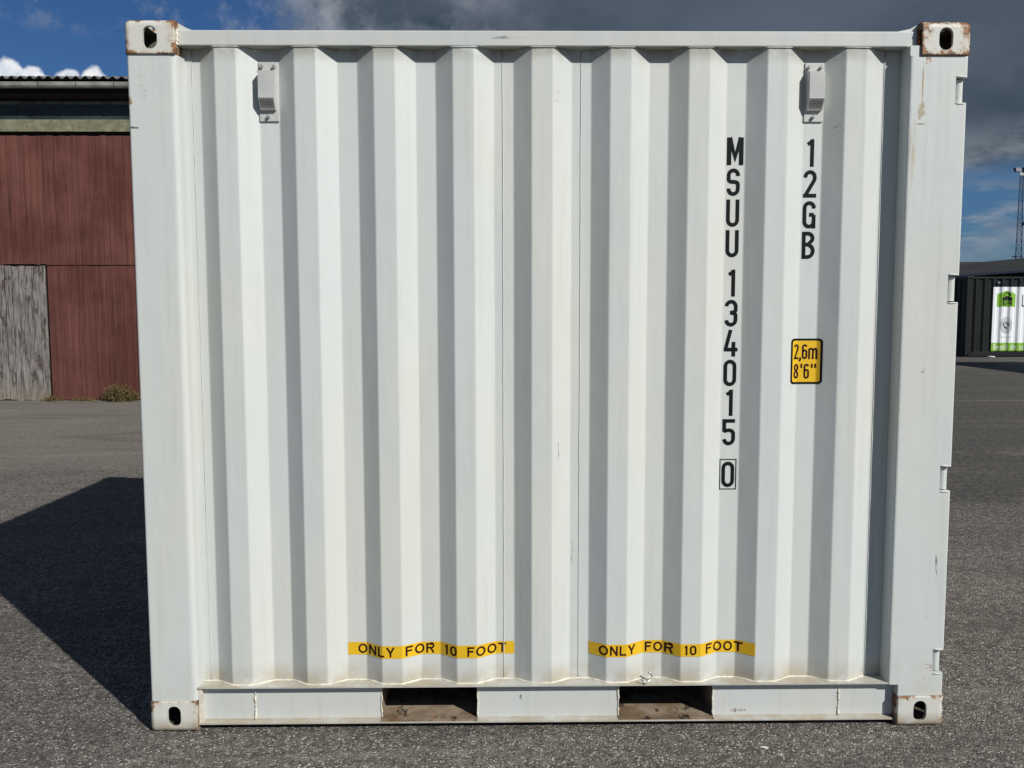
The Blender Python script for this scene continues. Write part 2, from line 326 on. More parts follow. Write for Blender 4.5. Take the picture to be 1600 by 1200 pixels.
class G:
    """collects simple solids into one mesh"""
    def __init__(s): s.v = []; s.f = []
    def box(s, x0, x1, y0, y1, z0, z1):
        i = len(s.v); s.v += [(x0,y0,z0),(x1,y0,z0),(x1,y1,z0),(x0,y1,z0),(x0,y0,z1),(x1,y0,z1),(x1,y1,z1),(x0,y1,z1)]
        s.f += [(i,i+3,i+2,i+1),(i+4,i+5,i+6,i+7),(i,i+1,i+5,i+4),(i+1,i+2,i+6,i+5),(i+2,i+3,i+7,i+6),(i+3,i,i+4,i+7)]; return s
    def prism(s, pts, a, b, axis='z', caps=True):
        """pts: closed 2D outline; extruded along axis"""
        i = len(s.v); k = len(pts)
        def mk(p, t): return {'z': (p[0], p[1], t), 'x': (t, p[0], p[1]), 'y': (p[0], t, p[1])}[axis]
        s.v += [mk(p, a) for p in pts] + [mk(p, b) for p in pts]
        for j in range(k): s.f.append((i+j, i+(j+1) % k, i+k+(j+1) % k, i+k+j))
        if caps: s.f.append(tuple(i+j for j in range(k))[::-1]); s.f.append(tuple(i+k+j for j in range(k)))
        return s
    def tube(s, path, r, seg=6, closed=False):
        i0 = len(s.v); n = len(path); P = [Vector(p) for p in path]
        for a in range(n):
            t = (P[min(a+1, n-1)]-P[max(a-1, 0)]); t.normalize()
            u = t.cross(Vector((.31,.17,.93))); u.normalize(); w = t.cross(u)
            rr = r[a] if isinstance(r, (list, tuple)) else r
            for q in range(seg):
                an = 2*math.pi*q/seg; s.v.append(tuple(P[a]+u*rr*math.cos(an)+w*rr*math.sin(an)))
        for a in range(n-1):
            for q in range(seg): s.f.append((i0+a*seg+q, i0+a*seg+(q+1) % seg, i0+(a+1)*seg+(q+1) % seg, i0+(a+1)*seg+q))
        s.f.append(tuple(i0+q for q in range(seg))[::-1]); s.f.append(tuple(i0+(n-1)*seg+q for q in range(seg)))
        return s
    def obj(s, name, mt, parent=None, label=None, smooth=False):
        bm = bmesh.new(); vs = [bm.verts.new(v) for v in s.v]
        for f in s.f:
            try: bm.faces.new([vs[i] for i in f])
            except ValueError: pass
        return bm_obj(name, bm, mt, parent, label, smooth)
def box(name, x0, x1, y0, y1, z0, z1, mt, parent=None, label=None, bev=0.0):
    bm = bmesh.new(); bmesh.ops.create_cube(bm, size=1)
    for v in bm.verts: v.co = Vector(((x0+x1)/2+v.co.x*(x1-x0), (y0+y1)/2+v.co.y*(y1-y0), (z0+z1)/2+v.co.z*(z1-z0)))
    if bev: bmesh.ops.bevel(bm, geom=bm.edges[:], offset=bev, segments=2, affect='EDGES', profile=.5)
    return bm_obj(name, bm, mt, parent, label)
def thing(name, label, cat, loc=(0,0,0), rz=0, group=None):
    o = bpy.data.objects.new(name, None); col.objects.link(o); o.location = loc; o.rotation_euler = (0,0,rz); o.empty_display_size = .3
    o['label'] = label; o['category'] = cat
    if group: o['group'] = group
    return o
def tag(o, label, cat, group=None):
    o['label'] = label; o['category'] = cat
    if group: o['group'] = group
    return o
def struct(o): o['kind'] = 'structure'; return o
def copy_tree(o, parent=None):
    c = o.copy(); col.objects.link(c)
    if parent: c.parent = parent
    for ch in list(o.children): copy_tree(ch, c)
    return c

def fillet(pts, d=.0035, seg=2):
    out = [pts[0]]
    for a, b, c in zip(pts, pts[1:], pts[2:]):
        A, B, C_ = Vector(a), Vector(b), Vector(c)
        p = B+(A-B).normalized()*d; q = B+(C_-B).normalized()*d
        for k in range(seg+1):
            t = k/seg; v = p*(1-t)**2+B*2*t*(1-t)+q*t*t; out.append((v.x, v.y))
    out.append(pts[-1]); return out
def prof_y(P, x):
    if x <= P[0][0]: return P[0][1]
    for (xa, ya), (xb, yb) in zip(P, P[1:]):
        if x <= xb: return ya+(yb-ya)*(x-xa)/max(xb-xa, 1e-9)
    return P[-1][1]
def sheet(P, z0, z1, th=.002, nz=1):
    g = G()
    n = len(P)
    for off in (0, th):
        for k in range(nz+1):
            z = z0+(z1-z0)*k/nz
            g.v += [(x, y+off, z) for x, y in P]
    for side in range(2):
        b0 = side*(nz+1)*n
        for k in range(nz):
            for i in range(n-1):
                a = b0+k*n+i; f = (a, a+1, a+n+1, a+n); g.f.append(f if side == 0 else f[::-1])
    B = (nz+1)*n
    for k in range(nz):
        for i in (0, n-1): a = k*n+i; g.f.append((a, a+n, B+a+n, B+a))
    for i in range(n-1):
        for k in (0, nz): a = k*n+i; g.f.append((a, a+1, B+a+1, B+a))
    return g
# ---- flat print draped over a corrugated sheet
def clip_poly(poly, a, b):
    def half(pl, xv, keep_gt):
        out = []
        for i in range(len(pl)):
            p, q = pl[i], pl[(i+1) % len(pl)]
            ip = (p[0] >= xv) if keep_gt else (p[0] <= xv); iq = (q[0] >= xv) if keep_gt else (q[0] <= xv)
            if ip: out.append(p)
            if ip != iq: t = (xv-p[0])/(q[0]-p[0]); out.append((xv, p[1]+(q[1]-p[1])*t))
        return out
    pl = half(poly, a, True)
    return half(pl, b, False) if pl else []
def drape(name, polys, P, eps, mt, parent=None, label=None):
    """polys: convex (x,z) polygons, optional third value = extra lift; follows profile P"""
    bx = [-9]+[p[0] for p in P]+[99]
    V, F = [], []
    for pl, lift in polys:
        x0 = min(p[0] for p in pl); x1 = max(p[0] for p in pl)
        for a, b in zip(bx, bx[1:]):
            if b <= x0 or a >= x1 or b-a < 1e-6: continue
            c = clip_poly(pl, a, b)
            if len(c) < 3: continue
            i = len(V); V += [(x, prof_y(P, min(max(x, a), b))-eps-lift, z) for x, z in c]; F.append(tuple(range(i, i+len(c))))
    o = mesh_obj(name, V, F, mt, parent, label)
    bm = bmesh.new(); bm.from_mesh(o.data); bmesh.ops.dissolve_degenerate(bm, dist=1e-7, edges=bm.edges[:])
    for f in bm.faces:
        if f.normal.y > 0: f.normal_flip()
    bm.to_mesh(o.data); bm.free(); return o
def stroke(pts, t, closed=False):
    """ribbon quads along a centre line"""
    P = [Vector(p) for p in pts]; Q = [P[0]]
    for p in P[1:]:
        if (p-Q[-1]).length > 1e-5: Q.append(p)
    P = Q; n = len(P); L_, R_ = [], []
    for i in range(n):
        if closed: a, b = P[(i-1) % n], P[(i+1) % n]
        else: a, b = P[max(i-1, 0)], P[min(i+1, n-1)]
        d1 = (P[i]-a).normalized() if (P[i]-a).length > 0 else (b-P[i]).normalized()
        d2 = (b-P[i]).normalized() if (b-P[i]).length > 0 else d1
        n1 = Vector((-d1.y, d1.x)); n2 = Vector((-d2.y, d2.x)); mm = n1+n2
        mm = n1 if mm.length < .2 else mm.normalized(); k = min(1/max(mm.dot(n1), .35), 2.2)
        L_.append(P[i]+mm*t/2*k); R_.append(P[i]-mm*t/2*k)
    out = []
    for i in range(n if closed else n-1):
        j = (i+1) % n; out.append([tuple(L_[i]), tuple(R_[i]), tuple(R_[j]), tuple(L_[j])])
    return out
def arc(cx, cy_, rx, ry, a0, a1, n=9):
    return [(cx+rx*math.cos(R(a0+(a1-a0)*k/n)), cy_+ry*math.sin(R(a0+(a1-a0)*k/n))) for k in range(n+1)]
def glyph(ch, w, t):
    """strokes of a character in a box w wide and 1 high; t = stroke width"""
    h = t/2; l, r = h, w-h; rx = (w-t)/2; cx = w/2; ry = min(rx*1.05, .24); T = 1-h
    if ch == 'M': return [([(l,0),(l,1)],0), ([(r,0),(r,1)],0), ([(l+.02,1),(cx,.28),(r-.02,1)],0)]
    if ch == 'N': return [([(l,0),(l,1)],0), ([(r,0),(r,1)],0), ([(l,1-.02),(r,.02)],0)]
    if ch == 'U': return [([(l,1)]+arc(cx,h+ry,rx,ry,180,360)+[(r,1)],0)]
    if ch == 'S': return [(arc(cx,T-ry,rx,ry,-8,180)+[(l,T-ry-.04)]+arc(l+rx*.8,.60,rx*.8,.09,180,250,4)+arc(r-rx*.8,.42,rx*.8,.09,70,0,4)+[(r,h+ry)]+arc(cx,h+ry,rx,ry,0,-186),0)]
    if ch == '1': return [([(w*.58,0),(w*.58,1)],0), ([(w*.58,1-h),(w*.58-.16,1-h-.12)],0)]
    if ch == '2': return [(arc(cx,T-ry,rx,ry,186,0)+[(r,T-ry-.06),(r-.03,.60),(l+.02,h+.02)],0), ([(0,h),(w,h)],0)]
    if ch == '3': return [(arc(cx,T-ry,rx,ry,176,0)+[(r,.66)]+arc(r-rx*.8,.62,rx*.8,.09,0,-70,4)+[(cx-.03,.52)],0), ([(cx-.03,.52)]+arc(r-rx*.8,.42,rx*.8,.09,70,0,4)+[(r,h+ry)]+arc(cx,h+ry,rx,ry,0,-176),0)]
    if ch == '4': return [([(w*.50,1),(l+.0,.30)],0), ([(0,.26),(w+.03,.26)],0), ([(w*.74,0),(w*.74,.55)],0)]
    if ch == '5': return [([(w-.01,T),(l,T)],0), ([(l,1),(l,.52)],0), ([(l,.50),(l+.04,.565)]+arc(cx,.56-ry*.8+.02,rx,ry*.8,110,0,6)+[(r,h+ry)]+arc(cx,h+ry,rx,ry,0,-176),0)]
    if ch == '0': return [(arc(cx,T-ry,rx,ry,0,180)+arc(cx,h+ry,rx,ry,180,360),1)]
    if ch == '6': return [(arc(cx,T-ry,rx,ry,10,180)+arc(cx,h+ry,rx,ry,180,360)+arc(cx,.56-ry*.7+.02,rx,ry*.7,0,170),0)]
    if ch == '8': return [(arc(cx,T-ry*.9,rx*.93,ry*.9,-90,270,16)[:-1],1) if False else (arc(cx,.75+.0,rx*.92,T-.75,-0,360,18)[:-1],1), (arc(cx,.27+.01,rx,.28-h,0,360,18)[:-1],1)]
    if ch == 'G': return [(arc(cx,T-ry,rx,ry,-6,180)+arc(cx,h+ry,rx,ry,180,330)+[(r,h+ry),(r,.50)],0), ([(cx,.50),(r,.50)],0), ([(r,.3),(r,0)],0)]
    if ch == 'B': return [([(l,0),(l,1)],0), ([(l,T),(cx-.02,T)]+arc(cx-.02,.76,r-cx+.0,T-.76,90,-60,8)+[(cx,.53)],0), ([(l,.53),(cx,.53)]+arc(cx-.02,.27+.02,r-cx+.02,.24-h*.3,70,-70,8)+[(cx-.02,h),(l,h)],0)]
    if ch == 'O': return [(arc(cx,.5,rx,.5-h,0,360,26)[:-1],1)]
    if ch == 'L': return [([(l,1),(l,0)],0), ([(l,h),(w,h)],0)]
    if ch == 'Y': return [([(cx,0),(cx,.45)],0), ([(l*.9,1),(cx,.40),(w-l*.9,1)],0)]
    if ch == 'F': return [([(l,1),(l,0)],0), ([(l,T),(w,T)],0), ([(l,.53),(w*.88,.53)],0)]
    if ch == 'R': return [([(l,1),(l,0)],0), ([(l,T),(w*.62,T)]+arc(w*.62,.76,w*.38-h,.76-.52+.0,90,-90,10)+[(l,.52)],0), ([(w*.55,.50),(w-h*.9,.0)],0)]
    if ch == 'T': return [([(0,T),(w,T)],0), ([(cx,1),(cx,0)],0)]
    if ch == 'm': return [([(l,0),(l,.70)],0), ([(l,.55)]+arc(w*.30,.55,w*.30-h*.6,.15,150,0,6)+[(cx,.0)],0), ([(cx,.55)]+arc(w*.75,.55,w*.25-h,.15,150,0,6)+[(r,0)],0)]
    if ch == ',': return [([(h,.12),(h,0),(0,-.13)],0)]
    if ch == "'": return [([(h,1.0),(h,.72)],0)]
    if ch == '"': return [([(h,1.0),(h,.72)],0), ([(w-h,1.0),(w-h,.72)],0)]
    return []
def text_polys(items, H, t, shear=0):
    """items: (char, x, z, width) in metres, H = cap height, t = stroke share of H"""
    out = []
    for ch, x, z, w in items:
        for k, (pts, cl) in enumerate(glyph(ch, w/H, t)):
            for q in stroke(pts, t, bool(cl)): out.append(([(x+p[0]*H, z+p[1]*H) for p in q], k*.00012))
    return out
def rrect(x0, x1, z0, z1, r, n=6):
    pts = []
    for cx_, cz_, a in ((x1-r, z1-r, 0), (x0+r, z1-r, 90), (x0+r, z0+r, 180), (x1-r, z0+r, 270)):
        pts += [(cx_+r*math.cos(R(a+90*k/n)), cz_+r*math.sin(R(a+90*k/n))) for k in range(n+1)]
    return pts

# ------------------------------------------------------------------ ground
gv = [(-900,-900,0),(900,-900,0),(900,900,0),(-900,900,0)]
struct(mesh_obj('ground', gv, [(0,1,2,3)], M['asphalt']))

# ------------------------------------------------------------------ containers
def stadium(w, h, n=8):
    r = w/2; s = h/2-r
    return [(r*math.cos(R(180*k/n)), s+r*math.sin(R(180*k/n))) for k in range(n+1)]+[(r*math.cos(R(180+180*k/n)), -s+r*math.sin(R(180+180*k/n))) for k in range(n+1)]
def make_casting_mesh():
    """corner casting, outer corner at the origin, body towards +x +y +z; three oval holes into a hollow"""
    LX, LY, LZ = .178, .162, .118
    bm = bmesh.new(); bmesh.ops.create_cube(bm, size=1)
    for v in bm.verts: v.co = Vector(((v.co.x+.5)*LX, (v.co.y+.5)*LY, (v.co.z+.5)*LZ))
    ed = []
    for e in bm.edges:
        a, b = e.verts[0].co, e.verts[1].co; mid = (a+b)/2
        k = (mid.x < .001)+(mid.y < .001)+(mid.z < .001)
        if k >= 2: ed.append(e)
    bmesh.ops.bevel(bm, geom=ed, offset=.022, segments=6, affect='EDGES', profile=.5)
    rest = [e for e in bm.edges if e.is_manifold and e.calc_face_angle(0) > 1.2]
    bmesh.ops.bevel(bm, geom=rest, offset=.003, segments=2, affect='EDGES', profile=.5)
    body = bpy.data.meshes.new('casting_body'); bm.to_mesh(body); bm.free()
    ob = bpy.data.objects.new('casting_body', body); col.objects.link(ob)
    cut = []
    g = G().box(.013, LX-.012, .013, LY-.012, .013, LZ-.012); cut.append(g.obj('c', M['paint']))
    def inset(pts, cx_, cz_): return [(cx_+p[0], cz_+p[1]) for p in pts]
    cut.append(G().prism(inset(stadium(.050,.079), .093, .062), -.01, .04, 'y').obj('c', M['paint']))
    cut.append(G().prism(inset(stadium(.050,.079), .085, .062), -.01, .04, 'x').obj('c', M['paint']))
    cut.append(G().prism(inset(stadium(.054,.110), .093, .081), -.01, .04, 'z').obj('c', M['paint']))
    for c in cut:
        md = ob.modifiers.new('b', 'BOOLEAN'); md.operation = 'DIFFERENCE'; md.object = c; md.solver = 'EXACT'
    dg = bpy.context.evaluated_depsgraph_get(); dg.update()
    me = bpy.data.meshes.new_from_object(ob.evaluated_get(dg)); me.name = 'corner_casting'
    for c in cut+[ob]: bpy.data.objects.remove(c)
    return me
CAST = make_casting_mesh()
def casting(parent, L, Wd, H, ix, iy, iz, mt):
    me = CAST.copy(); me.materials.clear(); me.materials.append(mt)
    s = [(-1 if i else 1) for i in (ix, iy, iz)]
    for v in me.vertices: v.co = Vector((v.co.x*s[0]+(L if ix else 0), v.co.y*s[1]+(Wd if iy else 0), v.co.z*s[2]+(H if iz else 0)))
    if s[0]*s[1]*s[2] < 0: me.flip_normals()
    o = bpy.data.objects.new('corner_casting', me); col.objects.link(o); o.parent = parent
    return o

YO, YI = .031, .075
def corr(start, end, first, n, pitch=.2816, wo=.076, s1=.069, wi=.072, yo=YO, yi=YI):
    pts = [(start, yi)]
    s2 = pitch-wo-s1-wi
    for k in range(n):
        a = first+k*pitch
        pts += [(a-s2, yi), (a, yo), (a+wo, yo), (a+wo+s1, yi)]
    pts.append((end, yi)); return pts
H_, WD = 2.591, 2.438

def container_frame(c, L, mp, mrail, casts):
    """everything except the front long side, posts' special shapes and lettering"""
    for ix in (0,1):
        for iy in (0,1):
            for iz in (0,1): casting(c, L, WD, H_, ix, iy, iz, casts(ix, iy, iz))
    # far posts
    box('corner_post', .006, .16, WD-.10, WD-.008, .1185, H_-.1185, mp, c, bev=.008)
    box('corner_post', L-.16, L-.006, WD-.10, WD-.008, .1185, H_-.1185, mp, c, bev=.008)
    # far long side
    P = fillet(corr(.165, L-.165, .305, int((L-.45)/.2816)))
    g = sheet(P, .168, 2.508); g.v = [(x, WD-y, z) for x, y, z in g.v]; g.obj('side_wall', mp, c)
    box('top_rail', .180, L-.180, WD-.085, WD-.027, 2.508, 2.562, mrail, c, bev=.004)
    box('bottom_rail', .180, L-.180, WD-.085, WD-.02, .023, .167, mrail, c, bev=.003)
    # closed left end
    P = fillet(corr(.10, WD-.10, .20, 7, pitch=.295, yo=.02, yi=.06))
    g = sheet(P, .150, 2.497); g.v = [(y, x, z) for x, y, z in g.v]; g.obj('end_wall', mp, c)
    box('end_top_rail', .012, .10, .164, WD-.164, 2.498, 2.575, mrail, c, bev=.004)
    box('end_bottom_rail', .012, .10, .164, WD-.164, .02, .148, mrail, c, bev=.004)
    # roof with shallow cross ribs
    pts = []; n = int((L-.4)/.21)
    for k in range(n):
        a = .13+k*(L-.26)/n; w = (L-.26)/n
        pts += [(a, 2.552), (a+w*.34, 2.552), (a+w*.42, 2.566), (a+w*.92, 2.566)]
    pts.append((L-.13, 2.552))
    g = G(); nn = len(pts)
    for yy in (.088, WD-.088): g.v += [(x, yy, z) for x, z in pts]
    g.f += [(i, i+1, nn+i+1, nn+i) for i in range(nn-1)]; g.obj('roof', mp, c)
    # floor
    box('floor', .105, L-.14, .10, WD-.10, .150, .160, M['under'], c)
    xx = .25
    while xx < L-.2:
        if not any(a-.05 < xx < b+.05 for a, b in ((.82,1.26),(1.72,2.16))) or L > 4: G().box(xx, xx+.045, .101, WD-.086, .03, .149).obj('cross_member', M['under'], c)
        xx += .15
def door_end(c, L, mp, mrail):
    """two leaf door on the +x end"""
    box('door_header', L-.10, L-.012, .1635, WD-.1635, 2.49, 2.575, mrail, c, bev=.004)
    box('door_sill', L-.10, L-.012, .1635, WD-.1635, .02, .125, mrail, c, bev=.004)
    mid = WD/2
    for a, b in ((.102, mid-.004), (mid+.004, WD-.102)):
        d = G().box(L-.065, L-.058, a, b, .13, 2.485)
        for z in (.13, .70, 1.27, 1.84, 2.41): d.box(L-.058, L-.034, a+.003, b-.003, z, z+.07)
        for y in (a, b-.06): d.box(L-.0575, L-.032, y, y+.06, .131, 2.484)
        dd = d.obj('door', mp, c)
        w = b-a
        for q in (.30, .72):
            g = G().tube([(L-.022, a+w*q, .10), (L-.022, a+w*q, 2.52)], .014, 8)
            for z in (.45, 1.3, 2.1): g.box(L-.033, L-.010, a+w*q-.035, a+w*q+.035, z, z+.04)
            g.obj('locking_bar', M['bolt'], dd)
            G().box(L-.012, L-.004, a+w*q-.02, a+w*q+.30*(1 if q < .5 else -.6), 1.05, 1.085).obj('handle', M['bolt'], dd)

# ---- the white container
L = 2.991
wc = thing('shipping_container', 'white ten foot shipping container standing on the asphalt, with black lettering and yellow tape', 'shipping container')
cmat = {}
def wcast(ix, iy, iz):
    k = (ix, iz)
    if k not in cmat:
        amt = {(0,1):.165, (1,1):.26, (0,0):.13, (1,0):.17}[k]
        cmat[k] = paint('casting_paint', base=(.58,.575,.53), rust=((L-.089 if ix else .089), (H_-.059 if iz else .059), amt, 3.7*ix+9.1*iz+1), grime_shade=False)
    return cmat[k]
container_frame(wc, L, M['paint'], M['rail'], wcast)
door_end(wc, L, M['paint'], M['rail'])
# front left post: folded plate with a rounded inner bend
def rpts(pts, rad, n=5):
    out = []
    k = len(pts)
    for i in range(k):
        A, B, C_ = Vector(pts[i-1]), Vector(pts[i]), Vector(pts[(i+1) % k]); d = rad[i]
        if not d: out.append(pts[i]); continue
        p = B+(A-B).normalized()*d; q = B+(C_-B).normalized()*d
        for j in range(n+1):
            t = j/n; v = p*(1-t)**2+B*2*t*(1-t)+q*t*t; out.append((v.x, v.y))
    return out
G().prism(rpts([(.006,.008),(.178,.008),(.188,.0678),(.188,.10),(.006,.10)], [.010,.022,.010,0,0]), .1187, H_-.1187).obj('corner_post', M['post_l'], wc)
# front right post, with four notches for the hinges
full = rpts([(2.776,.008),(2.9845,.008),(2.9845,.100),(2.776,.100)], [.012,.007,0,0])
red = rpts([(2.7761,.0081),(2.943,.0081),(2.943,.0999),(2.7761,.0999)], [.012,.002,0,0])
notch = [(.206,.295),(.903,.994),(1.600,1.697),(2.309,2.397)]
g = G(); low = rpts([(2.8135,.008),(2.9845,.008),(2.9845,.0998),(2.8135,.0998)], [.004,.007,0,0]); g.prism(low, .1187, .1619); z = .162
for a, b in notch: g.prism(full, z, a); g.prism(red, a-.001, b+.001, caps=False); z = b
g.prism(full, z, H_-.1187); g.box(2.7762, 2.8125, .0085, .0995, H_-.1186, 2.5075)
g.obj('corner_post', M['post_r'], wc)
for a, b in notch:
    hg = G().tube([(2.9655,.040,a+.004),(2.9655,.040,b-.005)], .0165, 24).obj('hinge', M['paint'], wc, smooth=False)
    G().box(2.9435, 2.978, .060, .099, a+.008, b-.010).obj('hinge_leaf', M['paint'], hg)
    for q, e in ((a, -.0025), (b, .0025)):
        G().tube([(2.941,.0095,q+e),(2.955,.0085,q+e*1.3),(2.970,.0085,q+e),(2.9815,.0105,q+e)], [.0022,.0036,.0034,.0025], 6).obj('weld', M['paint'], hg, smooth=True)
# recessed plate between sheet and right post
box('post_web', 2.690, 2.7755, .082, .088, .168, 2.507, M['paint'], wc)
# front side wall in three sheets
FULL = [(.170, YI)]+corr(.2,2.70,.305,9)[1:-1]+[(2.7125, YI)]
PF = fillet(FULL)
def cutp(P, a, b):
    out = [(a, prof_y(P, a))]+[p for p in P if a < p[0] < b]+[(b, prof_y(P, b))]; return out
SEAM = [.211, 1.327, 1.611]
cutX = [.170, SEAM[0], SEAM[1], SEAM[2], 2.7125]
for i in range(4):
    P = cutp(PF, cutX[i]+(.0004 if i else 0), cutX[i+1]-.0020)
    off = (.0022 if i in (0,) else 0)
    P = [(x, y-off) for x, y in P]
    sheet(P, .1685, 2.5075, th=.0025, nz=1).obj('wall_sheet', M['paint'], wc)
for k, sx in enumerate(SEAM):
    pts = [(sx+random.uniform(-.0008,.0008), YI-.0005-(.0008 if k else .001), .170+(2.505-.170)*j/60) for j in range(61)]
    G().tube(pts, [random.uniform(.0010,.0017) for _ in pts], 5).obj('weld_seam', M['paint'], wc, smooth=True)
# sheet edge bead at the right end
G().tube([(2.7135, YI-.001, .17+2.33*j/40) for j in range(41)], [random.uniform(.001,.0024) for _ in range(41)], 5).obj('weld_seam', M['paint'], wc, smooth=True)
# top rail with casting gussets
g = G()
box('top_rail', .1805, L-.1805, .027, .088, 2.508, 2.562, M['rail'], wc, bev=.004)
G().prism([(.1785,2.5625),(.232,2.5625),(.205,2.574),(.1785,2.5885)], .04, .15, 'y').obj('gusset_plate', M['paint'], wc)
G().prism([(L-.1785,2.5625),(L-.262,2.5625),(L-.205,2.574),(L-.1785,2.5885)], .04, .15, 'y').obj('gusset_plate', M['paint'], wc)
g = G()
for k in range(9):
    a = .305+k*.2816-.012
    n = 8; g = G(); g.tube([(a+.100*j/n, .0305+random.uniform(-.0005,.0005), 2.5065+random.uniform(-.0006,.0006)) for j in range(n+1)], [.0012]+[.0034]*(n-1)+[.0012], 6)
    g.obj('top_weld', M['paint'], wc, smooth=True)
for X0, rst in ((.1795, 0), (L-.1795, 1)):
    z0 = 2.508; pts = [(X0+(-.003 if rst else 0)+random.uniform(-.0012,.0012), .014 if rst else .022, z0+.054*j/14) for j in range(15)]
    G().tube(pts, [random.uniform(.0035,.0072) for _ in pts], 6).obj('weld', M['rust'] if rst else M['weld'], wc, smooth=True)
G().tube([(2.767+.045*j/8, .018, 2.505+random.uniform(-.001,.001)) for j in range(9)], [random.uniform(.002,.0045) for _ in range(9)], 6).obj('weld', M['weld'], wc, smooth=True)
# bottom rail: channel with lips, interrupted web, two fork pockets
PK = [(.862,1.226),(1.761,2.122)]
g = G(); g.box(.178, 2.800, .012, .088, .1625, .1678); rail = g.obj('bottom_rail', M['rail'], wc)
g = G(); segs = [.192, PK[0][0], PK[0][1], PK[1][0], PK[1][1], 2.812]
for a, b in zip(segs[::2], segs[1::2]):
    G().box(a, b, .044, .050, .0285, .1622).obj('rail_web', M['rail'], rail)
G().box(.1795, 2.800, .014, .088, .0225, .0282).obj('bottom_flange', M['rail'], rail)
G().box(.1795,.1918,.020,.09,.0284,.162).obj('end_plate', M['weld'], rail)
for a, b in PK:
    pk = G().box(a-.004, a, .051, .60, .0284, .1618).box(b, b+.004, .051, .60, .0284, .1618).box(a, b, .0885, .60, .1560, .1618).obj('fork_pocket', M['pocket'], wc)
    G().box(a+.0005, b-.0005, .0155, .60, .0284, .0312).obj('pocket_floor', M['pocket'], pk)
    for xx in (a, b):
        pts = [(xx+random.uniform(-.0015,.0015), .0425, .030+.131*j/14) for j in range(15)]
        G().tube(pts, [random.uniform(.002,.0045) for _ in pts], 5).obj('weld', M['weld'], pk, smooth=True)
for xx in (.385, 2.604):
    pts = [(xx+random.uniform(-.0012,.0012), .043, .031+.125*j/22) for j in range(23)]
    G().tube(pts, [random.choice((.0022,.0048)) for _ in pts], 6).obj('weld', M['weld'], rail, smooth=True)
# wavy bead where the sheet stands on the rail
pts = []
xx = .178
while xx < 2.712:
    pts.append((xx, prof_y(PF, xx)-.003+random.uniform(-.0008,.0008), .1695)); xx += .009
G().tube(pts, [random.uniform(.0028,.0048) for _ in pts], 6).obj('bottom_weld', M['weld'], rail, smooth=True)
# bent wire hook left on the rail
hk = []
for j in range(15):
    a = R(200+j*17); hk.append((1.866+.020*math.cos(a)+.004*j/14, .026-.014*math.sin(a*.7), .188+.017*math.sin(a)))
G().tube([(1.845,.02,.186),(1.850,.012,.180),(1.858,.006,.176)]+hk[4:], .0042, 7).obj('lashing_ring', M['bolt'], wc, smooth=True)
# ventilators
for X0 in (.450, .450+7*.2816):
    yb = YI-.001
    v = box('ventilator', X0+.001, X0+.071, yb-.006, yb, 2.254, 2.463, M['vent'], wc, bev=.002)
    # cover: raised box, bevelled at the top, cut back at the bottom where the grille sits
    x0, x1 = X0+.007, X0+.062
    zt, zb = 2.428, 2.292; d = .036
    pro = [(yb-.0062, zt+.006), (yb-.0062-d, zt-.004), (yb-.0062-d, zb+.038), (yb-.0062-.012, zb), (yb-.0062, zb)]
    G().prism(pro, x0, x1, 'x').obj('vent_cover', M['vent'], v)
    A = Vector((0, yb-.0062-d, zb+.036)); B = Vector((0, yb-.0062-.0125, zb+.002)); nrm = Vector((0, -(A-B).z, (A-B).y)).normalized()
    if nrm.y > 0: nrm = -nrm
    gv, gf = [], []
    for r_ in range(6):
        for c_ in range(8):
            u0 = x0+.003+c_*(x1-x0-.006)/8+.0012; u1 = x0+.003+(c_+1)*(x1-x0-.006)/8-.0012
            t0 = (r_+.16)/6; t1 = (r_+.84)/6
            p0 = A.lerp(B, t0)+nrm*.0005; p1 = A.lerp(B, t1)+nrm*.0005; i = len(gv)
            gv += [(u0,p0.y,p0.z),(u1,p0.y,p0.z),(u1,p1.y,p1.z),(u0,p1.y,p1.z)]; gf.append((i,i+1,i+2,i+3))
    mesh_obj('grille', gv, gf, M['vent_hole'], v)
    for bx_, bz in ((X0+.014,2.446),(X0+.058,2.446),(X0+.034,2.271)):
        G().tube([(bx_, yb-.005, bz),(bx_, yb-.016, bz),(bx_, yb-.019, bz)], [.0065,.0065,.004], 8).obj('bolt', M['bolt'], v, smooth=False)
# lettering on the recessed flats
def letter(ch, cx_, ztop, Hc=.099, w=.048, t=.138):
    if ch == 'M': w = .061; t = .165
    if ch == '1': w = .026; cx_ -= .0
    it = [(ch, cx_-w/2, ztop-Hc, w)]
    drape('marking_letter' if ch.isalpha() else 'marking_digit', text_polys(it, Hc, t), PF, .0011, M['black'], wc)
ztops = {'a': [2.200,2.089,1.977,1.866], 'b': [1.722,1.611,1.500,1.389,1.277,1.166]}
for ch, zt, xc in zip('MSUU', ztops['a'], (2.176,2.171,2.171,2.171)): letter(ch, xc, zt)
for ch, zt in zip('134015', ztops['b']): letter(ch, 2.172 if ch != '1' else 2.176, zt)
letter('0', 2.1715, 1.005, Hc=.097)
bx0, bx1, bz0, bz1 = 2.1395, 2.2035, .899, 1.015
pl = []
for a, b, c_, d_ in ((bx0,bx1,bz1-.0035,bz1),(bx0,bx1,bz0,bz0+.0035),(bx0,bx0+.0035,bz0+.0035,bz1-.0035),(bx1-.0035,bx1,bz0+.0035,bz1-.0035)):
    pl.append(([(a,c_),(b,c_),(b,d_),(a,d_)], 0))
drape('marking_frame', pl, PF, .0011, M['black'], wc)
for ch, zt in zip('12GB', (2.194,2.083,1.971,1.860)): letter(ch, 2.453 if ch != '1' else 2.456, zt)
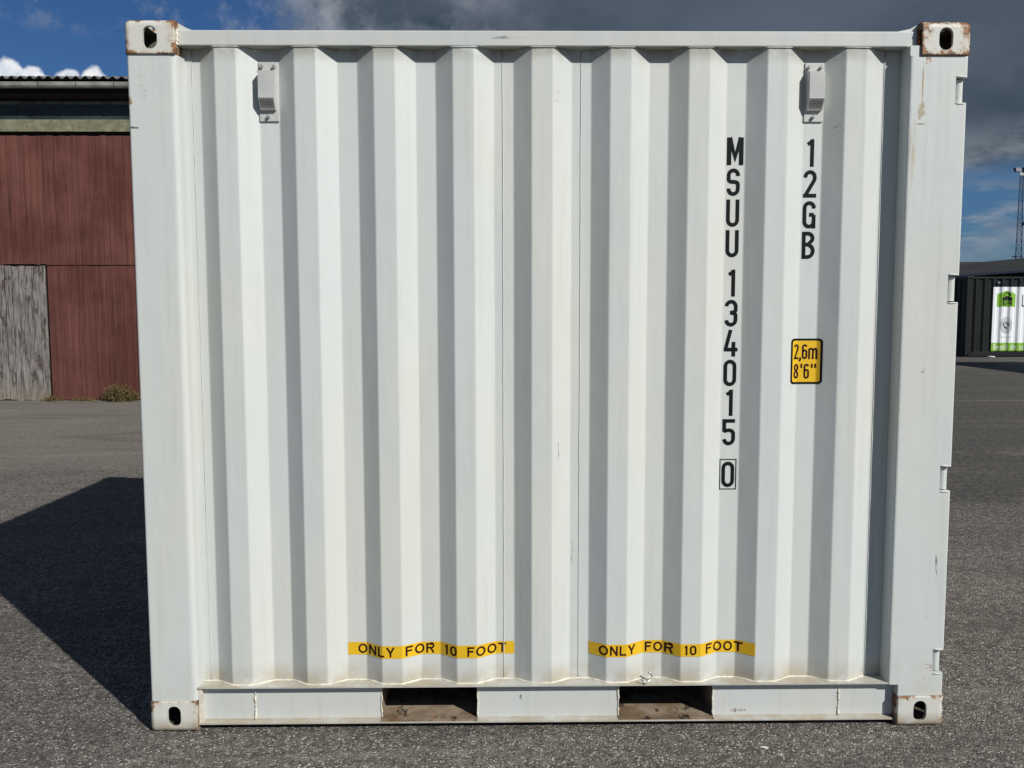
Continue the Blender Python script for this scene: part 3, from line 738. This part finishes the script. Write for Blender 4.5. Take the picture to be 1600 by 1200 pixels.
# height label
lx0, lx1, lz0, lz1 = 2.393, 2.513, 1.297, 1.467
lab = drape('height_label', [(rrect(lx0,lx1,lz0,lz1,.014), 0)], PF, .0010, M['black'], wc, 'yellow and black height label')
drape('label_field', [(rrect(lx0+.008,lx1-.008,lz0+.008,lz1-.008,.008), 0)], PF, .0014, M['yellow'], lab)
# inner flat only is free of the slope, text wraps with it
it = [('2',2.407,1.390,.020),(',',2.430,1.390,.006),('6',2.439,1.390,.021),('m',2.463,1.390,.034),('8',2.407,1.317,.021),("'",2.435,1.317,.007),('6',2.447,1.317,.021),('"',2.474,1.317,.020)]
for q in it: drape('letter', text_polys([q], .056, .13), PF, .0018, M['maroon'], lab)
# yellow tapes
WDT = {'O':.82,'N':.72,'L':.60,'Y':.76,'F':.62,'R':.74,'1':.34,'0':.60,'T':.70,' ':.62}
def tape(x0, x1, z0, z1, tx0, tx1):
    tp = drape('marking_tape', [([(x0,z0),(x1,z0),(x1,z1),(x0,z1)], 0)], PF, .0010, M['yellow'], wc)
    Hc = .0375; s = 'ONLY FOR 10 FOOT'; gap = .16
    tot = sum(WDT[c] for c in s)+gap*(len(s)-1); k = (tx1-tx0)/(tot*Hc)
    x = tx0; it = []
    for ch in s:
        w = WDT[ch]*Hc*k
        if ch != ' ': it.append((ch, x, (z0+z1)/2-Hc/2, w))
        x += w+gap*Hc*k
    for q in it: drape('letter', text_polys([q], Hc, .185), PF, .0016, M['maroon'], tp)
tape(.7335, 1.366, .267, .316, .772, 1.335)
tape(1.650, 2.277, .267, .316, 1.686, 2.236)

# ------------------------------------------------------------------ black containers
def plain_container(label, loc, rz, Lg, group):
    c = thing('shipping_container', label, 'shipping container', loc, rz, group)
    b = M['black_steel']
    container_frame(c, Lg, b, b, lambda *a: b); door_end(c, Lg, b, b)
    box('corner_post', .006, .165, .008, .10, .1185, H_-.1185, b, c, bev=.008)
    box('corner_post', Lg-.165, Lg-.006, .008, .10, .1185, H_-.1185, b, c, bev=.008)
    P = fillet(corr(.166, Lg-.166, .30, int((Lg-.45)/.2816)))
    sheet(P, .168, 2.508).obj('side_wall', b, c)
    box('top_rail', .180, Lg-.180, .020, .088, 2.508, 2.562, b, c, bev=.004)
    box('bottom_rail', .180, Lg-.180, .020, .088, .023, .167, b, c, bev=.003)
    return c, P
BX, BY = 16.24, 24.82
bc, PB = plain_container('black shipping container with white and green banner on its side', (BX, BY, 0), 0, 6.058, 'black shipping containers')
for X0 in (.95, 3.9):
    vv = box('ventilator', X0, X0+.10, .0, .06, 2.31, 2.40, M['black_steel'], bc, bev=.01)
    box('vent_hood', X0+.01, X0+.09, -.02, -.001, 2.36, 2.40, M['palegrey'], vv, bev=.004)
plain_container('black shipping container beyond the right edge casting its shadow on the yard', (18.75, 13.6, 0), R(90), 6.058, 'black shipping containers')
# banner, hung on the black container and following its corrugation
ban = thing('banner', 'white banner with green padlock logo on the black container', 'banner', (BX, BY, 0))
b0, b1 = .86, 3.90
drape('banner_sheet', [([(b0,.195),(b1,.195),(b1,2.245),(b0,2.245)], 0)], PB, .004, M['banner'], ban)
drape('green_strip', [([(b0,.195),(b1,.195),(b1,.455),(b0,.455)], 0)], PB, .006, M['green'], ban)
def bpx(u, v): return ((u-1508)*.0204+.02, (558-v)*.0204)       # banner artwork laid out on its own grid
hs = [bpx(*p) for p in ((1556.5,479),(1585.5,479),(1585.5,459),(1571.5,453.5),(1556.5,459))]
logo = drape('logo_house', [(hs, 0)], PB, .006, M['green'], ban)
sh = [([bpx(*p) for p in q], .0) for q in ([(1564.5,477),(1564.5,466.5),(1566.5,466.5),(1566.5,477)], [(1577,477),(1577,466.5),(1579,466.5),(1579,477)], [(1563.8,468),(1563.8,464.6),(1571.8,461.8),(1579.6,464.6),(1579.6,468)])]
for v0 in (469.4, 472.0, 474.6): sh.append(([bpx(*p) for p in ((1566.5,v0),(1577,v0),(1577,v0-1.1),(1566.5,v0-1.1))], 0))
sh.append(([bpx(*p) for p in ((1566.5,477),(1573,477),(1573,475.4),(1566.5,475.4))], 0))
cxs, czs = bpx(1571.8, 462.2); n = 12
for q in stroke([(cxs+.095*math.cos(R(180*k/n)), czs+.105*math.sin(R(180*k/n))) for k in range(n+1)], .036): sh.append((q, .001))
drape('padlock_mark', sh, PB, .0085, M['ink'], logo)
cp_ = bpx(1572, 508)
circ = drape('dotted_disc', [([(cp_[0]+.20*math.cos(R(15*k)), cp_[1]+.27*math.sin(R(15*k))) for k in range(24)], 0)], PB, .006, M['dots'], ban)
ph = [(q, 0) for q in stroke([(cp_[0]-.085,cp_[1]+.09),(cp_[0]-.075,cp_[1]-.0),(cp_[0]-.02,cp_[1]-.075),(cp_[0]+.055,cp_[1]-.095)], .045)]
for rr in (.05, .095):
    ph += [(q, .001) for q in stroke([(cp_[0]+rr*math.cos(R(100-110*k/6)), cp_[1]+rr*math.sin(R(100-110*k/6))) for k in range(7)], .018)]
drape('phone_mark', ph, PB, .009, M['ink'], circ)
sm = []
for k in range(9):
    a = bpx(1563.5+k*1.85, 527.6); sm.append(([(a[0],a[1]),(a[0]+.024,a[1]),(a[0]+.024,a[1]+.035),(a[0],a[1]+.035)], 0))
drape('small_print', sm, PB, .006, M['dots'], ban)
lx, lz = bpx(1595.3, 479)
drape('letter', [([(lx,lz),(lx+.045,lz),(lx+.045,lz+.39),(lx,lz+.39)],0), ([(lx+.045,lz),(lx+.22,lz),(lx+.22,lz+.045),(lx+.045,lz+.045)],0)], PB, .006, M['ink'], ban)
def font_polys(s, x0, z0, H, width):
    cu = bpy.data.curves.new('t', 'FONT'); cu.body = s; cu.size = 1; o = bpy.data.objects.new('t', cu); col.objects.link(o)
    dg = bpy.context.evaluated_depsgraph_get(); dg.update(); me = bpy.data.meshes.new_from_object(o.evaluated_get(dg))
    mx = max(v.co.x for v in me.vertices); mz = max(v.co.y for v in me.vertices)
    out = [([(x0+me.vertices[i].co.x/mx*width, z0+me.vertices[i].co.y/mz*H) for i in p.vertices], 0) for p in me.polygons if len(p.vertices) <= 4]
    bpy.data.objects.remove(o); return out
drape('lettering', font_polys('Bestil dit co', b0+.055, .245, .165, 1.06), PB, .009, M['banner'], ban)

# ------------------------------------------------------------------ barn on the left
BYW = 12.14
bn = thing('barn', 'red boarded barn with corrugated roof behind the left of the white container', 'barn', (-5, BYW, 0))
def loc(x): return x+5            # world x to the barn's own x
X0, X1 = -11.8, -.2
box('wall_core', loc(X0)+.02, loc(X1)-.02, .055, 9.0, .0, 5.15, M['eave'], bn)
bw = .1
def board_mesh(w, h):
    bm = bmesh.new(); bmesh.ops.create_cube(bm, size=1)
    for v in bm.verts: v.co = Vector((v.co.x*w, v.co.y*.022, (v.co.z+.5)*h))
    bmesh.ops.bevel(bm, geom=[e for e in bm.edges if abs(e.verts[0].co.z-e.verts[1].co.z) > .1], offset=.004, segments=1, affect='EDGES')
    me = bpy.data.meshes.new('board'); bm.to_mesh(me); bm.free(); return me
me_up = board_mesh(.0965, 2.165); me_up.materials.append(M['red'])
me_lo = board_mesh(.0965, 2.335); me_lo.materials.append(M['red2'])
me_pl = board_mesh(.110, 2.32); me_pl.materials.append(M['greywood'])
n = int((X1-X0)/bw)
for k in range(n):
    x = X0+bw*(k+.5)
    o = bpy.data.objects.new('board', me_up); col.objects.link(o); o.parent = bn
    o.location = (loc(x), .012+random.uniform(-.004,.004), 2.362+random.uniform(-.012,.004)); o.rotation_euler = (0, random.uniform(-.0012,.0012), 0)
    if x < -6.52 and x > -8.9: continue
    o = bpy.data.objects.new('board', me_lo); col.objects.link(o); o.parent = bn
    o.location = (loc(x), .018+random.uniform(-.003,.003), .012); o.rotation_euler = (0, random.uniform(-.001,.001), 0)
box('drip_batten', loc(-6.5), loc(X1), -.010, .0, 2.345, 2.372, M['red'], bn)
dr = box('door', loc(-8.86), loc(-6.53), .036, .050, .0, 2.34, M['eave'], bn, 'grey weathered plank door with peeling paint')
for k in range(20):
    x = -6.59-k*.117
    if x < -8.85: break
    o = bpy.data.objects.new('plank', me_pl); col.objects.link(o); o.parent = dr
    o.location = (loc(x), .018+random.uniform(-.006,.006), .01+random.uniform(-.01,.015)); o.rotation_euler = (0, random.uniform(-.002,.002), 0)
# fascia and glazing strips in lengths, joint seen near the left edge
x = -6.86-2.4*2
while x < X1-.3:
    x2 = min(x+2.4, X1)
    box('fascia_panel', loc(x)+.004, loc(x2)-.004, -.050, -.020, 4.585, 4.785, M['fascia'], bn, bev=.003)
    box('window_pane', loc(x)+.006, loc(x2)-.006, -.004, .004, 4.79, 5.065, M['glassy'], bn)
    x += 2.4
box('window_frame', loc(X0), loc(X1), -.030, -.006, 5.04, 5.09, M['fibre'], bn)
box('wall_head', loc(X0), loc(X1), .01, .05, 4.79, 5.35, M['eave'], bn)
box('soffit', loc(X0), loc(X1), -.27, .0, 5.13, 5.16, M['eave'], bn)
# roof: corrugated sheets rising away from the eave
ye, ze = -.28, 5.425; yr, zr = 4.6, 6.42
pitch = .152
N = int((X1-X0+.4)/pitch)*8; g = G()
for (yy, zz) in ((ye, ze), (yr, zr), (2*yr-ye, ze)):
    for j in range(N+1):
        xx = loc(X0)-.2+j*pitch/8; g.v.append((xx, yy, zz+.024*math.sin(2*math.pi*j/8)))
for q in range(2):
    for j in range(N): a = q*(N+1)+j; g.f.append((a, a+1, a+N+2, a+N+1))
o = g.obj('roof', M['fibre'], bn)
sm_ = o.modifiers.new('thick', 'SOLIDIFY'); sm_.thickness = .008
for xs in (loc(X0)+.02, loc(X1)-.05):
    G().prism([(.06,5.14),(.06,5.45),(yr,zr-.06),(9.0,5.14)], xs, xs+.03, 'x').obj('gable', M['red'], bn)
# gutter
g = G(); ng = 10; r_ = .062
for xx in (loc(X0)-.1, loc(X1)+.1):
    for k in range(ng+1):
        a = R(180+180*k/ng); g.v.append((xx, -.36+r_*math.cos(a), 5.30+r_*math.sin(a)*1.15))
for k in range(ng): g.f.append((k, k+1, ng+2+k, ng+1+k))
g.tube([(loc(X0)-.1,-.36-r_,5.305),(loc(X1)+.1,-.36-r_,5.305)], .010, 6)
gt = g.obj('gutter', M['gutter'], bn); gt.modifiers.new('thick','SOLIDIFY').thickness = .003
x = -6.90-.62*6
while x < X1:
    pts = [(loc(x), -.36+(r_+.004)*math.cos(R(180+18*k)), 5.30+(r_+.004)*math.sin(R(180+18*k))*1.15) for k in range(11)]
    G().tube([(loc(x),-.36-r_-.006,5.315)]+pts, .009, 5).obj('bracket', M['fibre'], gt); x += .62

# ------------------------------------------------------------------ dry shrub at the foot of the barn
def weed(name, label, cx_, cy_, wx, wy, h, nst, seed):
    rnd = random.Random(seed); g = G(); V = []; F = []
    for s in range(nst):
        bx_ = rnd.gauss(0, wx*.35); by_ = rnd.uniform(-wy, wy)*.5; hh = h*rnd.uniform(.45, 1.0)*max(.25, 1-(bx_/wx)**2*.7)
        tx = bx_+rnd.gauss(0, .07); ty = by_-rnd.uniform(0,.06)
        g.tube([(bx_,by_,0),((bx_+tx)/2+rnd.gauss(0,.015),(by_+ty)/2,hh*.55),(tx,ty,hh)], [.004,.003,.0015], 4)
        for q in range(26):
            t = rnd.uniform(.1,1.02); p = Vector((bx_+(tx-bx_)*t+rnd.gauss(0,.035), by_+(ty-by_)*t+rnd.gauss(0,.03), max(.01,hh*t+rnd.gauss(0,.02))))
            a = Vector((rnd.gauss(0,1),rnd.gauss(0,1),rnd.gauss(0,1))).normalized()*rnd.uniform(.010,.024); b = Vector((rnd.gauss(0,1),rnd.gauss(0,1),rnd.gauss(0,1))).normalized()*rnd.uniform(.005,.011)
            i = len(V); V += [p-a, p+b, p+a, p-b]; F.append((i,i+1,i+2,i+3))
    t = thing(name, label, 'shrub' if h > .2 else 'weed', (cx_, cy_, 0))
    g.obj('stem', M['weed'], t); mesh_obj('foliage', V, F, M['weed'], t)
    return t
weed('shrub', 'low dry brown shrub growing against the foot of the red barn wall', -5.24, 11.95, .36, .22, .34, 62, 3)
weed('weed', 'small dry tuft beside the grey plank door of the barn', -6.42, 12.02, .16, .10, .10, 16, 5)
weed('weed', 'sparse dry stems at the barn foot partly behind the white container edge', -5.02, 11.98, .10, .08, .20, 10, 9)
weed('weed', 'thin dry tuft under the red boards between door and shrub', -5.95, 12.03, .20, .08, .06, 14, 6)

# ------------------------------------------------------------------ far shed and mast on the right
sh_ = thing('warehouse', 'dark grey shed with pale eave line rising behind the right end of the black container', 'warehouse', (33.6, 38, 0))
LY = 33.5
G().box(.3, 16, 0, LY-.3, 0, 3.85).obj('wall', M['shedwall'], sh_)
g = G(); g.v += [(-.5,-.5,3.86),(8,-.5,5.4),(16.8,-.5,3.86),(-.5,LY,3.86),(8,LY,5.4),(16.8,LY,3.86)]
g.f += [(0,1,4,3),(1,2,5,4)]
o = g.obj('roof', M['roofgrey'], sh_); o.modifiers.new('t','SOLIDIFY').thickness = .12
for yy in (0, LY-.35): G().prism([(.3,3.86),(8,5.25),(16,3.86)], yy, yy+.05, 'y').obj('gable', M['shedwall'], sh_)
box('eave_trim', -.60, -.51, -.5, LY, 3.72, 3.86, M['palegrey'], sh_)
for k in range(6): box('panel', .20, .29, .6+k*5.4, 5.6+k*5.4, .3, 3.3, M['shedwall'], sh_)
s2 = thing('warehouse', 'farther low dark roof just above the left end of the black container', 'warehouse', (18, 74, 0))
G().box(0, 40, .3, 20, 0, 4.3).obj('wall', M['shedwall'], s2)
g = G(); g.v += [(-.5,-.2,4.3),(40.5,-.2,4.3),(-.5,10,6.12),(40.5,10,6.12),(-.5,20.4,4.3),(40.5,20.4,4.3)]
g.f += [(0,1,3,2),(2,3,5,4)]
o = g.obj('roof', M['roofgrey'], s2); o.modifiers.new('t','SOLIDIFY').thickness = .12
for xx in (.02, 39.9): G().prism([(.3,4.3),(10,6.0),(20,4.3)], xx, xx+.05, 'x').obj('gable', M['shedwall'], s2)

mx, my = 47.95, 76.0
ms = thing('light_mast', 'tall lattice floodlight mast rising behind the dark shed roof at the right edge', 'light mast', (mx, my, 0))
g = G(); HT = 13.7
def leg(k, z):
    s = .42-.26*(z/HT); return (s*math.cos(R(90+120*k)), s*math.sin(R(90+120*k)), z)
for k in range(3): G().tube([leg(k,0), leg(k,HT)], .042, 6).obj('mast_leg', M['mast'], ms)
for j in range(20):
    z0 = j*HT/20; z1 = (j+1)*HT/20
    for k in range(3): g.tube([leg(k,z0), leg((k+1)%3,z1)], .020, 4); g.tube([leg(k,z1), leg((k+1)%3,z1)], .018, 4)
g.obj('bracing', M['mast'], ms)['kind'] = 'stuff'
G().box(-.34,.34,-.32,.32,6.15,6.22).obj('platform', M['mast'], ms)
G().tube([(-.62,0,HT+.02),(.9,0,HT+.02)], .045, 6).obj('crossarm', M['mast'], ms)
for xx, zz in ((-.42,HT+.08),(.35,HT+.1),(.85,HT+.1),(.55,9.0)):
    fl = G().prism([(-.35,-.10),(.12,.02),(.18,.30),(-.25,.24)], -.24, .24, 'x').obj('floodlight', M['mast'], ms); fl.location = (xx,0,zz)
lf = G().box(-.18,.18,-.20,-.14,-.32,-.04).obj('floodlight', M['lampglass'], ms, 'pale floodlight facing the yard'); lf.location = (-.05,0,HT-.02)

# ------------------------------------------------------------------ small things on the ground
def scrap(x, y, s, label, cat, name, seed, mt):
    rnd = random.Random(seed); bm = bmesh.new(); bmesh.ops.create_icosphere(bm, subdivisions=2, radius=1)
    for v in bm.verts: v.co = Vector((v.co.x*s*1.9+v.co.y**2*s*.6, v.co.y*s*.7, (v.co.z+1)*s*.38))*rnd.uniform(.85,1.12)
    o = bm_obj(name, bm, mt); o.location = (x, y, .001); o.rotation_euler = (0,0,R(rnd.uniform(-40,20))); return tag(o, label, cat)
scrap(2.26, -.155, .0085, 'small pale stone chip lying on the asphalt in front of the white container', 'stone', 'stone_chip', 2, M['pebble'])
scrap(16.95, 24.55, .06, 'crumpled white litter on the ground before the black container', 'litter', 'litter', 5, M['banner'])
